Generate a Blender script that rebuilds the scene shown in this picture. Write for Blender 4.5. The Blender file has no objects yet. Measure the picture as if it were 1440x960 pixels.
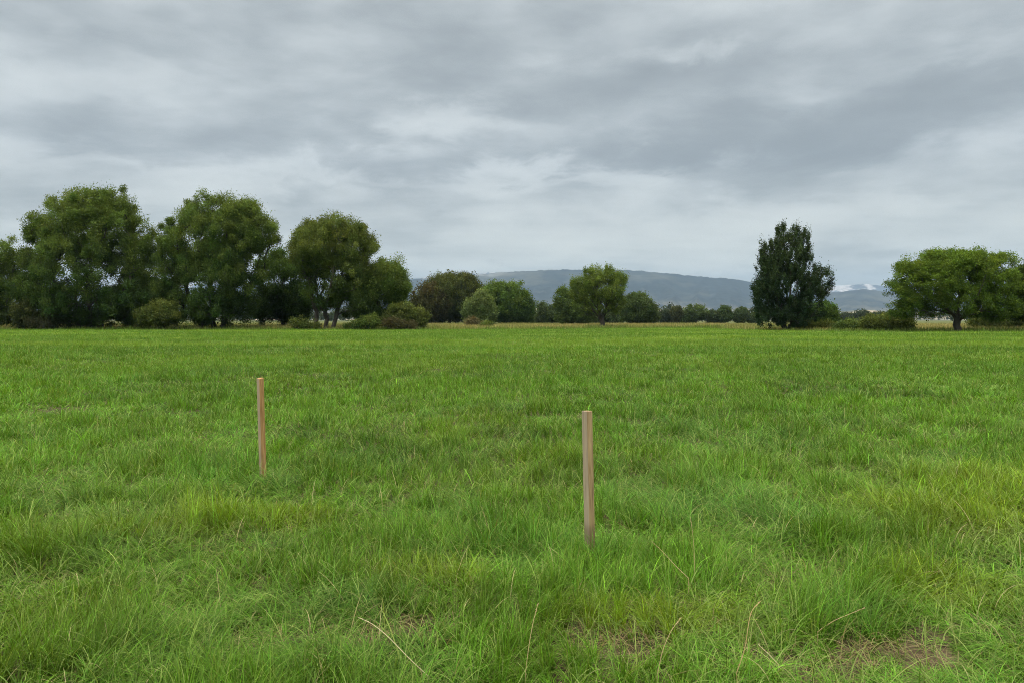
import bpy, math, numpy as np

# ------------------------------------------------------------------ basics
scene = bpy.context.scene
COL = scene.collection
RNG = np.random.default_rng(7)
F, CX, HY, EYE = 1047.0, 720.0, 450.0, 1.6     # focal length, centre, horizon row of the photograph, eye height

def gpos(px, py):
    """ground point seen at a pixel"""
    d = EYE * F / (py - HY)
    return np.array([(px - CX) / F * d, d, 0.0])

def wpos(px, py, d):
    return np.array([(px - CX) / F * d, d, EYE + (HY - py) / F * d])

# ------------------------------------------------------------------ noise
def _hash(ix, iy, iz, seed):
    h = (ix.astype(np.int64) * 374761393 + iy.astype(np.int64) * 668265263 + iz.astype(np.int64) * 2147483647 + seed * 974634777) & 0xFFFFFFFF
    h = ((h ^ (h >> 13)) * 1274126177) & 0xFFFFFFFF
    h = ((h ^ (h >> 16)) * 2246822519) & 0xFFFFFFFF
    return ((h ^ (h >> 15)) & 0xFFFFFF) / float(0xFFFFFF)

def vnoise2(x, y, seed=0):
    ix, iy = np.floor(x), np.floor(y)
    fx, fy = x - ix, y - iy
    fx, fy = fx * fx * fx * (fx * (fx * 6 - 15) + 10), fy * fy * fy * (fy * (fy * 6 - 15) + 10)
    z = np.zeros_like(ix)
    a, b = _hash(ix, iy, z, seed), _hash(ix + 1, iy, z, seed)
    c, d = _hash(ix, iy + 1, z, seed), _hash(ix + 1, iy + 1, z, seed)
    return (a * (1 - fx) + b * fx) * (1 - fy) + (c * (1 - fx) + d * fx) * fy

def fbm2(x, y, seed=0, octv=4, gain=.5):
    s, a, t = 0, 1, 0
    c, sn = math.cos(.6), math.sin(.6)
    for k in range(octv):
        s = s + a * vnoise2(x, y, seed + k * 17); t += a; a *= gain
        x, y = (c * x - sn * y) * 2.03 + 5.3, (sn * x + c * y) * 2.03 + 1.7
    return s / t

def vnoise3(x, y, z, seed=0):
    ix, iy, iz = np.floor(x), np.floor(y), np.floor(z)
    fx, fy, fz = x - ix, y - iy, z - iz
    fx, fy, fz = [f * f * (3 - 2 * f) for f in (fx, fy, fz)]
    def lay(dz):
        a, b = _hash(ix, iy, iz + dz, seed), _hash(ix + 1, iy, iz + dz, seed)
        c, d = _hash(ix, iy + 1, iz + dz, seed), _hash(ix + 1, iy + 1, iz + dz, seed)
        return (a * (1 - fx) + b * fx) * (1 - fy) + (c * (1 - fx) + d * fx) * fy
    return lay(0) * (1 - fz) + lay(1) * fz

def smooth(a, b, x):
    t = np.clip((x - a) / (b - a), 0, 1)
    return t * t * (3 - 2 * t)

# ------------------------------------------------------------------ mesh helpers
def mesh_from(name, verts, loops, sizes, mat, tint=None, smooth_faces=False):
    """verts (n,3), loops = flat vertex indices, sizes = corners of each face"""
    me = bpy.data.meshes.new(name)
    verts = np.asarray(verts, np.float32); loops = np.asarray(loops, np.int32); sizes = np.asarray(sizes, np.int32)
    me.vertices.add(len(verts)); me.vertices.foreach_set('co', verts.ravel())
    me.loops.add(len(loops)); me.loops.foreach_set('vertex_index', loops)
    me.polygons.add(len(sizes))
    starts = np.concatenate([[0], np.cumsum(sizes)[:-1]]).astype(np.int32)
    me.polygons.foreach_set('loop_start', starts)
    me.polygons.foreach_set('use_smooth', np.full(len(sizes), smooth_faces))
    me.materials.append(mat)
    if tint is not None:
        at = me.color_attributes.new('tint', 'FLOAT_COLOR', 'POINT')
        t4 = np.ones((len(verts), 4), np.float32); t4[:, :3] = tint
        at.data.foreach_set('color', t4.ravel())
    me.update(calc_edges=True)
    return me

def link(name, me, parent=None, label=None, cat=None, group=None, kind=None, loc=None):
    o = bpy.data.objects.new(name, me); COL.objects.link(o)
    if parent is not None: o.parent = parent
    if loc is not None: o.location = [float(v) for v in loc]
    if label: o['label'] = label
    if cat: o['category'] = cat
    if group: o['group'] = group
    if kind: o['kind'] = kind
    return o

def empty(name, loc, label, cat, group=None):
    o = link(name, None, None, label, cat, group, None, loc)
    o.empty_display_size = .3
    return o

def merge(chunks):
    V, L, S, T = [], [], [], []; n = 0
    for v, l, s, t in chunks:
        V.append(v); L.append(l + n); S.append(s); n += len(v)
        if t is not None: T.append(t)
    return np.concatenate(V), np.concatenate(L), np.concatenate(S), (np.concatenate(T) if T else None)

# ------------------------------------------------------------------ materials
def new_mat(name):
    m = bpy.data.materials.new(name); m.use_nodes = True
    nt = m.node_tree; nt.nodes.clear()
    out = nt.nodes.new('ShaderNodeOutputMaterial')
    return m, nt, out

def N(nt, kind, **kw):
    n = nt.nodes.new(kind)
    for k, v in kw.items():
        if k in n.inputs: n.inputs[k].default_value = v
        else: setattr(n, k, v)
    return n

def mixcol(nt, fac, a, b, mode='MIX'):
    n = nt.nodes.new('ShaderNodeMix'); n.data_type = 'RGBA'; n.blend_type = mode
    for sock, v in ((n.inputs[0], fac), (n.inputs[6], a), (n.inputs[7], b)):
        if hasattr(v, 'links') or isinstance(v, bpy.types.NodeSocket): nt.links.new(v, sock)
        else: sock.default_value = v if not isinstance(v, tuple) else (*v, 1)[:4]
    return n.outputs[2]

def mth(nt, op, a, b=None, c=None, clamp=False):
    n = nt.nodes.new('ShaderNodeMath'); n.operation = op; n.use_clamp = clamp
    for i, v in enumerate((a, b, c)):
        if v is None: continue
        if isinstance(v, bpy.types.NodeSocket): nt.links.new(v, n.inputs[i])
        else: n.inputs[i].default_value = v
    return n.outputs[0]

def leafy(name, rough=.6, trans=.3, spec=.25, tr_tint=(1.25, 1.15, .6)):
    """thin leaf or blade: coloured by its own tint attribute, lets some light through"""
    m, nt, out = new_mat(name)
    at = N(nt, 'ShaderNodeAttribute', attribute_name='tint')
    geo = N(nt, 'ShaderNodeNewGeometry')
    pb = N(nt, 'ShaderNodeBsdfPrincipled', Roughness=rough)
    pb.inputs['Specular IOR Level'].default_value = spec
    nt.links.new(at.outputs['Color'], pb.inputs['Base Color'])
    tl = N(nt, 'ShaderNodeBsdfTranslucent')
    nt.links.new(mixcol(nt, 1.0, at.outputs['Color'], tr_tint, 'MULTIPLY'), tl.inputs['Color'])
    mx = N(nt, 'ShaderNodeMixShader'); mx.inputs[0].default_value = trans
    nt.links.new(pb.outputs[0], mx.inputs[1]); nt.links.new(tl.outputs[0], mx.inputs[2])
    nt.links.new(mx.outputs[0], out.inputs['Surface'])
    return m

M_LEAF = leafy('foliage', .75, .34, .1)
M_GRASS = leafy('grass_blades', .6, .32, .2)
M_STRAW = leafy('dry_straw', .6, .2, .2, (1.1, 1.0, .8))

def bark_mat():
    m, nt, out = new_mat('bark')
    tc = N(nt, 'ShaderNodeTexCoord')
    mp = N(nt, 'ShaderNodeMapping'); mp.inputs['Scale'].default_value = (6, 6, 1.2)
    nz = N(nt, 'ShaderNodeTexNoise', Scale=2.0, Detail=5.0)
    nt.links.new(tc.outputs['Object'], mp.inputs[0]); nt.links.new(mp.outputs[0], nz.inputs[0])
    c = mixcol(nt, nz.outputs[0], (.018, .015, .011), (.055, .047, .036))
    pb = N(nt, 'ShaderNodeBsdfPrincipled', Roughness=.9); nt.links.new(c, pb.inputs['Base Color'])
    bp = N(nt, 'ShaderNodeBump', Strength=.6, Distance=.05); nt.links.new(nz.outputs[0], bp.inputs['Height'])
    nt.links.new(bp.outputs[0], pb.inputs['Normal']); nt.links.new(pb.outputs[0], out.inputs[0])
    return m
M_BARK = bark_mat()

def plain_attr(name, rough=.95):
    m, nt, out = new_mat(name)
    at = N(nt, 'ShaderNodeAttribute', attribute_name='tint')
    pb = N(nt, 'ShaderNodeBsdfPrincipled', Roughness=rough)
    pb.inputs['Specular IOR Level'].default_value = .15
    tc = N(nt, 'ShaderNodeTexCoord')
    nz = N(nt, 'ShaderNodeTexNoise', Scale=.012, Detail=8.0, Roughness=.65)
    nt.links.new(tc.outputs['Object'], nz.inputs[0])
    v = N(nt, 'ShaderNodeMapRange'); v.inputs[1].default_value = .3; v.inputs[2].default_value = .7
    v.inputs[3].default_value = .6; v.inputs[4].default_value = 1.4
    nt.links.new(nz.outputs[0], v.inputs[0])
    vm = nt.nodes.new('ShaderNodeVectorMath'); vm.operation = 'SCALE'
    nt.links.new(at.outputs['Color'], vm.inputs[0]); nt.links.new(v.outputs[0], vm.inputs['Scale'])
    nt.links.new(vm.outputs[0], pb.inputs['Base Color']); nt.links.new(pb.outputs[0], out.inputs[0])
    return m
M_HILL = plain_attr('hillside')

# ------------------------------------------------------------------ the field: its relief, edge and patches
EDGE_U = np.array([-.95, -.69, -.15, .05, .14, .25, .33, .45, .69, .95])
EDGE_D = np.array([122., 121., 119., 124., 140., 138., 112., 99., 93., 90.])
def edge_y(x, y):
    return np.interp(x / np.maximum(y, 1.0), EDGE_U, EDGE_D)

def relief(x, y):
    r = (fbm2(x / 7.0, y / 7.0, 11, 3) - .5) * .32 + (fbm2(x / 1.1, y / 1.1, 12, 2) - .5) * .06
    return r * smooth(260, 60, np.hypot(x, y))

# (photo x, photo y, half width m, half depth m) of places where the grass differs
YELLOW = [(1365, 700, .75, .8), (1250, 690, .5, .4), (265, 705, .6, .5), (600, 790, .35, .25), (1040, 850, .45, .25), (900, 850, .4, .22), (1320, 800, .4, .3), (1420, 660, .9, .8), (420, 700, .4, .3)]
BLUE = [(960, 680, .75, .8), (180, 700, .5, .35), (330, 640, .55, .7), (60, 690, .5, .35), (560, 620, .9, .9), (870, 640, .7, .8), (1150, 850, .35, .25), (730, 740, .45, .35), (800, 760, .5, .25), (480, 830, .4, .3), (1000, 590, 1.3, 1.2), (640, 700, .4, .35)]
DRY = [(860, 885, .22, .15), (545, 855, .30, .16), (360, 885, .25, .12), (1300, 915, .27, .17), (1210, 905, .2, .12), (1095, 905, .2, .12), (80, 550, .5, .6), (1130, 790, .25, .12)]
TALL = [(368, 664, .5, .35), (830, 742, .35, .25), (1100, 700, 1.5, .8), (100, 760, .7, .4), (760, 800, .5, .3)]
SHORT = [(1280, 925, .42, .26), (860, 900, .2, .12), (540, 870, .2, .1)]
BARE = [(1300, 885, .20, .13), (1262, 905, .14, .08), (1195, 880, .11, .07), (862, 893, .09, .05), (1093, 905, .09, .05), (530, 862, .09, .05)]
def patch(x, y, lst, soft=.35, seed=3):
    wx = x + (vnoise2(x / .35, y / .35, seed) - .5) * .3 + (vnoise2(x / .12, y / .12, seed + 1) - .5) * .1
    wy = y + (vnoise2(x / .35, y / .35, seed + 5) - .5) * .3 + (vnoise2(x / .12, y / .12, seed + 6) - .5) * .1
    r = np.zeros_like(x)
    for (px, py, rx, ry) in lst:
        g = gpos(px, py + 25)
        q = np.sqrt(((wx - g[0]) / rx) ** 2 + ((wy - g[1]) / ry) ** 2)
        r = np.maximum(r, smooth(1 + soft, 1 - soft, q))
    return r

# ground sheet -------------------------------------------------------
def build_ground():
    rings = np.concatenate([np.linspace(0, 12, 80), 12 * 1.055 ** np.arange(1, 140)])
    rings = rings[rings < 16600]; rings = np.append(rings, 16600)
    na = 288
    ang = np.linspace(0, 2 * np.pi, na, endpoint=False)
    R, A = np.meshgrid(rings[1:], ang, indexing='ij')
    x, y = (R * np.sin(A)).ravel(), (R * np.cos(A)).ravel()
    z = relief(x, y)
    v = np.column_stack([x, y, z]); v = np.vstack([[0, 0, 0], v])
    nr = len(rings) - 1
    i, j = np.meshgrid(np.arange(nr - 1), np.arange(na), indexing='ij'); i, j = i.ravel(), j.ravel(); j2 = (j + 1) % na
    q = np.column_stack([1 + i * na + j, 1 + i * na + j2, 1 + (i + 1) * na + j2, 1 + (i + 1) * na + j])[:, ::-1]
    t = np.column_stack([np.zeros(na, int), 1 + (np.arange(na) + 1) % na, 1 + np.arange(na)])
    m, nt, out = new_mat('field_ground')
    tc = N(nt, 'ShaderNodeTexCoord'); sp = N(nt, 'ShaderNodeSeparateXYZ'); nt.links.new(tc.outputs['Object'], sp.inputs[0])
    def noise(sc, det=4.0, seed=0.0, stretch=(1, 1, 1)):
        mp = N(nt, 'ShaderNodeMapping'); mp.inputs['Scale'].default_value = stretch; mp.inputs['Location'].default_value = (seed, seed, 0)
        nz = N(nt, 'ShaderNodeTexNoise', Scale=sc, Detail=det); nt.links.new(tc.outputs['Object'], mp.inputs[0]); nt.links.new(mp.outputs[0], nz.inputs[0]); return nz.outputs[0]
    def rng(v, a, b):
        r = N(nt, 'ShaderNodeMapRange'); r.inputs[1].default_value = a; r.inputs[2].default_value = b; nt.links.new(v, r.inputs[0]); return r.outputs[0]
    soil = mixcol(nt, rng(noise(9, 6), .35, .65), (.05, .036, .022), (.12, .085, .055))
    soil = mixcol(nt, rng(noise(45, 4, 3.), .5, .7), soil, (.2, .16, .09))
    thatch = mixcol(nt, rng(noise(3, 5, 7.), .4, .6), (.02, .028, .008), (.045, .05, .014))
    nearc = mixcol(nt, .55, soil, thatch)
    bare = N(nt, 'ShaderNodeAttribute', attribute_name='tint')
    sb = N(nt, 'ShaderNodeSeparateColor'); nt.links.new(bare.outputs['Color'], sb.inputs[0])
    # red channel: green field, green channel: dry strip, blue channel: dug soil
    green = mixcol(nt, rng(noise(.12, 5, 2., (.5, 1, 1)), .35, .65), (.085, .15, .012), (.15, .215, .018))
    farg = mixcol(nt, rng(noise(.02, 5, 9., (.35, 1, 1)), .4, .6), (.12, .115, .04), (.07, .10, .025))
    farf = mixcol(nt, rng(noise(.0015, 5, 4.), .4, .6), (.06, .08, .03), (.14, .14, .07))
    c = mixcol(nt, sb.outputs[0], farg, green)
    c = mixcol(nt, rng(mth(nt, 'POWER', mth(nt, 'ADD', mth(nt, 'MULTIPLY', sp.outputs[0], sp.outputs[0]), mth(nt, 'MULTIPLY', sp.outputs[1], sp.outputs[1])), .5), 500, 1400), c, farf)
    dist = mth(nt, 'POWER', mth(nt, 'ADD', mth(nt, 'MULTIPLY', sp.outputs[0], sp.outputs[0]), mth(nt, 'MULTIPLY', sp.outputs[1], sp.outputs[1])), .5)
    c = mixcol(nt, rng(dist, 25, 75), nearc, c)
    c = mixcol(nt, sb.outputs[2], c, soil)
    pb = N(nt, 'ShaderNodeBsdfPrincipled', Roughness=.95); pb.inputs['Specular IOR Level'].default_value = .1
    nt.links.new(c, pb.inputs['Base Color'])
    bp = N(nt, 'ShaderNodeBump', Strength=.8, Distance=.03); nt.links.new(noise(22, 8), bp.inputs['Height']); nt.links.new(bp.outputs[0], pb.inputs['Normal'])
    nt.links.new(pb.outputs[0], out.inputs[0])
    d = np.hypot(v[:, 0], v[:, 1]); e = edge_y(v[:, 0], v[:, 1])
    infield = smooth(4, -4, v[:, 1] - e); infield[v[:, 1] < 5] = 1
    tint = np.column_stack([infield, 1 - infield, patch(v[:, 0], v[:, 1], BARE) * (d < 14)])
    me = mesh_from('ground', v, np.concatenate([t.ravel(), q.ravel()]), np.concatenate([np.full(na, 3), np.full(len(q), 4)]), m, tint, True)
    link('ground', me, kind='structure', label='flat green grass field reaching to the trees and the hills')
build_ground()

# ------------------------------------------------------------------ grass
def blades(x, y, z, L, w, phi, th0, bend, col, segs, twist=None, tipcol=None):
    """vectorised curved blades, segs segments each, tapering to a point"""
    n = len(x)
    if twist is None: twist = RNG.normal(0, .5, n)
    seg = L / segs
    P = np.zeros((n, segs + 1, 3)); P[:, 0] = np.column_stack([x, y, z])
    T = np.zeros((n, segs + 1)); T[:, 0] = th0
    for k in range(segs):
        th = th0 + bend * ((k + .5) / segs) ** 1.3
        T[:, k + 1] = th
        P[:, k + 1, 0] = P[:, k, 0] + seg * np.sin(th) * np.cos(phi)
        P[:, k + 1, 1] = P[:, k, 1] + seg * np.sin(th) * np.sin(phi)
        P[:, k + 1, 2] = P[:, k, 2] + seg * np.cos(th)
    P[:, :, 2] = np.maximum(P[:, :, 2], P[:, :1, 2] + .002 * np.arange(segs + 1)[None])
    side = np.column_stack([np.cos(phi + np.pi / 2 + twist), np.sin(phi + np.pi / 2 + twist), np.zeros(n)])
    nv = 2 * segs + 1
    V = np.zeros((n, nv, 3), np.float32)
    for k in range(segs):
        s = k / segs
        ww = (w * (.75 + .5 * s - 1.1 * s * s) * .5)[:, None]
        V[:, 2 * k] = P[:, k] - side * ww; V[:, 2 * k + 1] = P[:, k] + side * ww
    V[:, 2 * segs] = P[:, segs]
    base = (np.arange(n) * nv)[:, None]
    loops = []
    for k in range(segs - 1):
        loops.append([2 * k, 2 * k + 1, 2 * k + 3, 2 * k + 2])
    pat = [i for q in loops for i in q] + [2 * segs - 2, 2 * segs - 1, 2 * segs]
    L_ = (base + np.array(pat)[None]).ravel()
    S_ = np.tile(np.array([4] * (segs - 1) + [3]), n)
    c = np.repeat(col[:, None, :], nv, 1)
    if tipcol is not None:
        f = (np.repeat(np.arange(segs + 1), 2)[:nv] / segs)[None, :, None] ** 2
        c = c * (1 - f) + tipcol[:, None, :] * f
    return V.reshape(-1, 3), L_, S_, c.reshape(-1, 3).astype(np.float32)

def sample_dist(d0, d1, dens, half=.80, pad=1.5):
    """points in the wedge in front of the camera, density dens(d) per square metre"""
    ds = np.linspace(d0, d1, 400)
    lam = dens(ds) * 2 * (half * ds + pad)
    cum = np.concatenate([[0], np.cumsum((lam[1:] + lam[:-1]) / 2 * np.diff(ds))])
    n = int(cum[-1])
    y = np.interp(RNG.random(n) * cum[-1], cum, ds)
    x = (RNG.random(n) * 2 - 1) * (half * y + pad)
    return x, y

def lerp(a, b, t):
    return a * (1 - t[:, None]) + b * t[:, None]

C = lambda *v: np.array(v)[None, :]
G_BASE, G_DEEP, G_YEL, G_BLUE, G_STRAW, G_PALE = C(.090, .195, .014), C(.058, .145, .011), C(.160, .225, .014), C(.058, .145, .018), C(.42, .35, .16), C(.22, .33, .08)

def grass_props(x, y, n):
    yl = patch(x, y, YELLOW, .7, 21); bl = patch(x, y, BLUE, .6, 31); dr = patch(x, y, DRY, .5, 41); ba = patch(x, y, BARE, .35, 51)
    d = np.hypot(x, y)
    n1 = fbm2(x / 2.3, y / 3.2, 61, 3); n2 = fbm2(x / .5, y / .5, 62, 2); n3 = fbm2(x / 14., y / 22., 63, 3); n4 = vnoise2(x / .16, y / .16, 64)
    col = lerp(np.repeat(G_BASE, n, 0), G_DEEP, smooth(.45, .7, n1 * .55 + n2 * .45))
    col = lerp(col, G_YEL, smooth(.56, .80, fbm2(x / 3.1, y / 4.5, 71, 3)) * .35)
    col = lerp(col, G_BLUE, smooth(.55, .75, fbm2(x / 1.7, y / 1.7, 72, 3)) * .5)
    col = lerp(col, G_YEL, yl * .78); col = lerp(col, G_BLUE, bl * .6)
    far = smooth(15, 60, d)
    col = col * (1 + (n3 - .5)[:, None] * .5)
    band = smooth(.42, .62, fbm2(x / 30., y / 8., 81, 4))
    col = lerp(col, C(.135, .225, .02), far * band * .85); col = lerp(col, C(.065, .145, .011), far * (1 - band) * .75)
    col = col * np.exp(RNG.normal(0, 1, n) * (.34 - .20 * smooth(10, 45, d)) - .03)[:, None] * (.8 + .4 * n4[:, None])
    spot = smooth(.38, .66, fbm2(x / 1.05, y / 1.3, 83, 3)); col = col * (.92 + .24 * spot)[:, None] * np.array([[1.0, 1.08, 1.0]]) * (1 - .13 * fbm2(x / 2.5, y / 2.5, 84, 2) * smooth(14, 4, d) * 1.6)[:, None]
    col = col * (1 + RNG.normal(0, .08, (n, 3)))
    return col, yl, bl, dr, ba, n1, n2

def build_grass():
    chunks = []
    dens = lambda d: 7600 * np.power(3.6 / d, 1.62)
    for (d0, d1, segs, mul) in ((2.6, 8, 5, 1.), (8, 18, 3, 1.), (18, 45, 2, 1.), (45, 142, 1, 1.1)):
        x, y = sample_dist(d0, d1, lambda d: dens(d) * mul)
        # tussocks: pull blades towards tuft centres when near
        if d0 < 15:
            cell = .11
            jx, jy = np.floor(x / cell), np.floor(y / cell)
            hx, hy = _hash(jx, jy, jx * 0, 5), _hash(jx, jy, jx * 0, 6)
            pull = .55
            x = x * (1 - pull) + (jx + hx) * cell * pull; y = y * (1 - pull) + (jy + hy) * cell * pull
        keep = y < edge_y(x, y) + RNG.normal(0, 1.0, len(x)) * (y > 60)
        x, y = x[keep], y[keep]; n = len(x)
        col, yl, bl, dr, ba, n1, n2 = grass_props(x, y, n)
        keep = RNG.random(n) > np.clip(ba * .93 + dr * .5, 0, .97)
        x, y, col, yl, bl, dr, ba, n1, n2 = [a[keep] for a in (x, y, col, yl, bl, dr, ba, n1, n2)]; n = len(x)
        d = np.hypot(x, y); z = relief(x, y)
        # tussock scale differences in height and lean
        tus = fbm2(x / .38, y / .38, 91, 2)
        big = fbm2(x / 1.6, y / 1.6, 92, 2)
        H = .12 + .10 * smooth(.25, .8, tus) * (.6 + .8 * big) + .03 * bl + .03 * yl + .05 * patch(x, y, TALL, .5, 55)
        H = H + .11 * smooth(1.1, .5, np.sqrt(((x + 2.40) / .34) ** 2 + ((y - 7.3) / .28) ** 2)) + .03 * smooth(1.1, .5, np.sqrt(((x - .52) / .25) ** 2 + ((y - 4.8) / .16) ** 2))
        H = H * (1 - .5 * patch(x, y, SHORT, .5, 57))
        H = H * (1 - .5 * dr) * np.exp(RNG.normal(0, .28, n)) * (1 + .15 * smooth(20, 60, d))
        lean = vnoise2(x / .55, y / .55, 93) * 4 * np.pi + vnoise2(x / .2, y / .2, 94) * 2.5
        phi = lean + RNG.normal(0, 1.3, n)
        flat = smooth(.42, .72, fbm2(x / .6, y / .6, 95, 2)); flat = np.maximum(flat, dr * .9)
        th0 = np.abs(RNG.normal(.15, .3, n)) + flat * .5
        bend = np.abs(RNG.normal(.9, .6, n)) + flat * .7
        W = (.0032 + .0022 * RNG.random(n)) * np.power(np.maximum(d, 4) / 4, .80)
        wide = RNG.random(n) < .05; W[wide] *= 1.5
        # dry and pale blades
        straw = RNG.random(n) < (.018 + .45 * dr + .35 * ba + .03 * yl)
        sc = lerp(np.repeat(G_STRAW, n, 0), C(.25, .19, .09), RNG.random(n))
        col[straw] = sc[straw]
        th0[straw] += .5; bend[straw] += .5
        pale = RNG.random(n) < .09 + .06 * flat
        col[pale & ~straw] = (lerp(np.repeat(G_PALE, n, 0), C(.25, .32, .07), RNG.random(n)))[pale & ~straw]
        tip = lerp(col, C(.26, .32, .05), np.full(n, .22))
        chunks.append(blades(x, y, z - .005, H, W, phi, th0, bend, col, segs, None, tip))
        if d0 < 3:      # thatch lying at the roots
            xt, yt = sample_dist(2.6, 9, lambda d: 900 * np.power(3.6 / d, 1.0)); nt_ = len(xt)
            drt = patch(xt, yt, DRY, .5, 41); k = RNG.random(nt_) < .25 + .9 * drt
            xt, yt = xt[k], yt[k]; nt_ = len(xt)
            ct = lerp(np.repeat(C(.34, .27, .13), nt_, 0), C(.14, .10, .05), RNG.random(nt_))
            chunks.append(blades(xt, yt, relief(xt, yt) + .012 + .03 * RNG.random(nt_), .06 + .12 * RNG.random(nt_), np.full(nt_, .0035), RNG.random(nt_) * 6.28, np.full(nt_, 1.2), RNG.normal(.3, .25, nt_), ct, 3))
            # long individual arching blades standing out of the sward
            xl, yl_ = sample_dist(2.7, 12, lambda d: 380 * np.power(3.6 / d, .9)); nl = len(xl)
            cl = lerp(np.repeat(C(.09, .18, .022), nl, 0), C(.24, .30, .08), RNG.random(nl))
            cl *= np.exp(RNG.normal(0, .25, nl))[:, None]; dry = RNG.random(nl) < .08; cl[dry] = (.42, .36, .18)
            chunks.append(blades(xl, yl_, relief(xl, yl_), .14 + .22 * RNG.random(nl) ** 1.5, .0025 + .0035 * RNG.random(nl), RNG.random(nl) * 6.28, np.abs(RNG.normal(.45, .35, nl)), np.abs(RNG.normal(1.5, .6, nl)), cl, 7))
    V, L, S, T = merge(chunks)
    print('grass faces', len(S))
    link('meadow_grass', mesh_from('meadow_grass', V, L, S, M_GRASS, T), label='lush green meadow grass covering the field up to the trees', cat='grass', kind='stuff')
build_grass()

def build_verge():
    """tall dry grass behind the mown edge"""
    ch = []
    n = 150000
    u = RNG.random(n) * 1.9 - .95
    dd = RNG.random(n) ** 1.6 * 130
    x0 = u * 100; e = edge_y(u * 100, np.full(n, 100.))
    y = e + dd; x = u * y
    d = np.hypot(x, y)
    left = smooth(.0, -.2, u)
    H = (.42 + .38 * RNG.random(n)) * (.6 + .8 * fbm2(x / 6, y / 6, 101, 3)) * smooth(-2, 7, dd + RNG.normal(0, 2, n)) + .12
    gold = smooth(.35, .6, fbm2(x / 9, y / 14, 102, 3))
    col = lerp(np.repeat(C(.13, .165, .035), n, 0), C(.28, .245, .08), gold)
    col = lerp(col, C(.09, .16, .02), smooth(9, 0, dd) * .8)
    col = col * np.exp(RNG.normal(0, .25, n))[:, None]
    ch.append(blades(x, y, np.zeros(n), H, .045 + .05 * RNG.random(n), RNG.random(n) * 6.28, np.abs(RNG.normal(.1, .15, n)), np.abs(RNG.normal(.4, .3, n)), col, 2))
    V, L, S, T = merge(ch)
    link('dry_verge_grass', mesh_from('dry_verge_grass', V, L, S, M_STRAW, T), label='strip of tall golden dry grass under and between the trees', cat='grass', kind='stuff')
build_verge()

# ------------------------------------------------------------------ dry stalks that stand out of the grass, one by one
def stalk(pts, r, label, col):
    """pts: photo pixels from root to tip with a height above the ground for each"""
    P = []
    base = gpos(pts[0][0], pts[0][1] + 22)
    d0 = base[1]
    for i, (px, py, dd) in enumerate(pts):
        P.append(wpos(px, py, d0 + dd))
    P = np.array(P); P[:, 2] = np.maximum(P[:, 2], .03)
    # smooth
    t = np.linspace(0, len(P) - 1, 18); Q = np.column_stack([np.interp(t, np.arange(len(P)), P[:, k]) for k in range(3)])
    for _ in range(3): Q[1:-1] = (Q[:-2] + 2 * Q[1:-1] + Q[2:]) / 4
    root = Q[0].copy(); root[2] = 0
    Q = np.vstack([root, Q]) - root
    V, L, S = tube(Q, np.linspace(r, r * .45, len(Q)), 5)
    # a seed head of short husks at the tip
    hv = []
    tip = Q[-1]; dr = (Q[-1] - Q[-4]); dr /= np.linalg.norm(dr)
    for k in range(9):
        c = tip - dr * k * .006; s = np.array([math.cos(k * 2.4), math.sin(k * 2.4), .3]) * .004
        hv.append((c, s))
    o = empty('dry_stalk', root, label, 'grass stalk', 'long dry grass stalks')
    link('stem', mesh_from('stem', V, L, S, M_STRAW, np.repeat(np.array([col]), len(V), 0)), o)
    vv, ll, ss = [], [], []
    for (c, s) in hv:
        b = len(vv); vv += [c, c + s + dr * .003, c + dr * .012 + s * .6, c + np.cross(s, dr) * .5 + dr * .004]
        ll += [b, b + 1, b + 2, b, b + 2, b + 3]; ss += [3, 3]
    link('seed_head', mesh_from('seed_head', np.array(vv), ll, ss, M_STRAW, np.repeat(np.array([col]) * .8, len(vv), 0)), o)

def tube(Q, R, k=6):
    n = len(Q)
    T = np.gradient(Q, axis=0); T /= np.maximum(np.linalg.norm(T, axis=1)[:, None], 1e-9)
    ref = np.array([0.31, .95, .05]); A = np.cross(T, ref); A /= np.maximum(np.linalg.norm(A, axis=1)[:, None], 1e-9); B = np.cross(T, A)
    an = np.arange(k) * 2 * np.pi / k
    V = Q[:, None] + (np.cos(an)[None, :, None] * A[:, None] + np.sin(an)[None, :, None] * B[:, None]) * np.asarray(R)[:, None, None]
    i, j = np.meshgrid(np.arange(n - 1), np.arange(k), indexing='ij'); i, j = i.ravel(), j.ravel(); j2 = (j + 1) % k
    q = np.column_stack([i * k + j, i * k + j2, (i + 1) * k + j2, (i + 1) * k + j])
    cap = np.concatenate([np.arange(k)[::-1], (n - 1) * k + np.arange(k)])
    return V.reshape(-1, 3), np.concatenate([q.ravel(), cap]), np.concatenate([np.full(len(q), 4), [k, k]])

ST = (.52, .40, .21)
stalk([(602, 950, 0), (575, 925, -.02), (545, 893, .0), (522, 875, .03), (505, 868, .05)], .0022, 'long pale dry stalk arching left, bottom of the field left of centre', (.60, .52, .32))
stalk([(739, 945, 0), (744, 905, .0), (750, 872, .02), (756, 850, .05)], .0020, 'thin upright tan stalk in the foreground, left of the nearer stake foot', ST)
stalk([(924, 950, 0), (932, 912, .0), (944, 885, .01), (957, 869, .04)], .0021, 'curved tan stalk leaning right, below and right of the nearer stake', ST)
stalk([(1036, 945, 0), (1048, 912, .0), (1052, 880, .0), (1056, 858, .02), (1068, 846, .05)], .0021, 'tall hooked orange stalk in the foreground, left of the bare soil patch', (.55, .38, .19))
stalk([(1150, 887, 0), (1172, 872, .02), (1196, 862, .03), (1216, 854, .03)], .0024, 'slanting brown stalk lying over the grass above the bare soil patch', (.50, .36, .20))
stalk([(1095, 934, 0), (1082, 920, .01), (1068, 907, .03)], .0022, 'short pale stalk leaning left, bottom right of the field', (.62, .52, .32))
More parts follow.
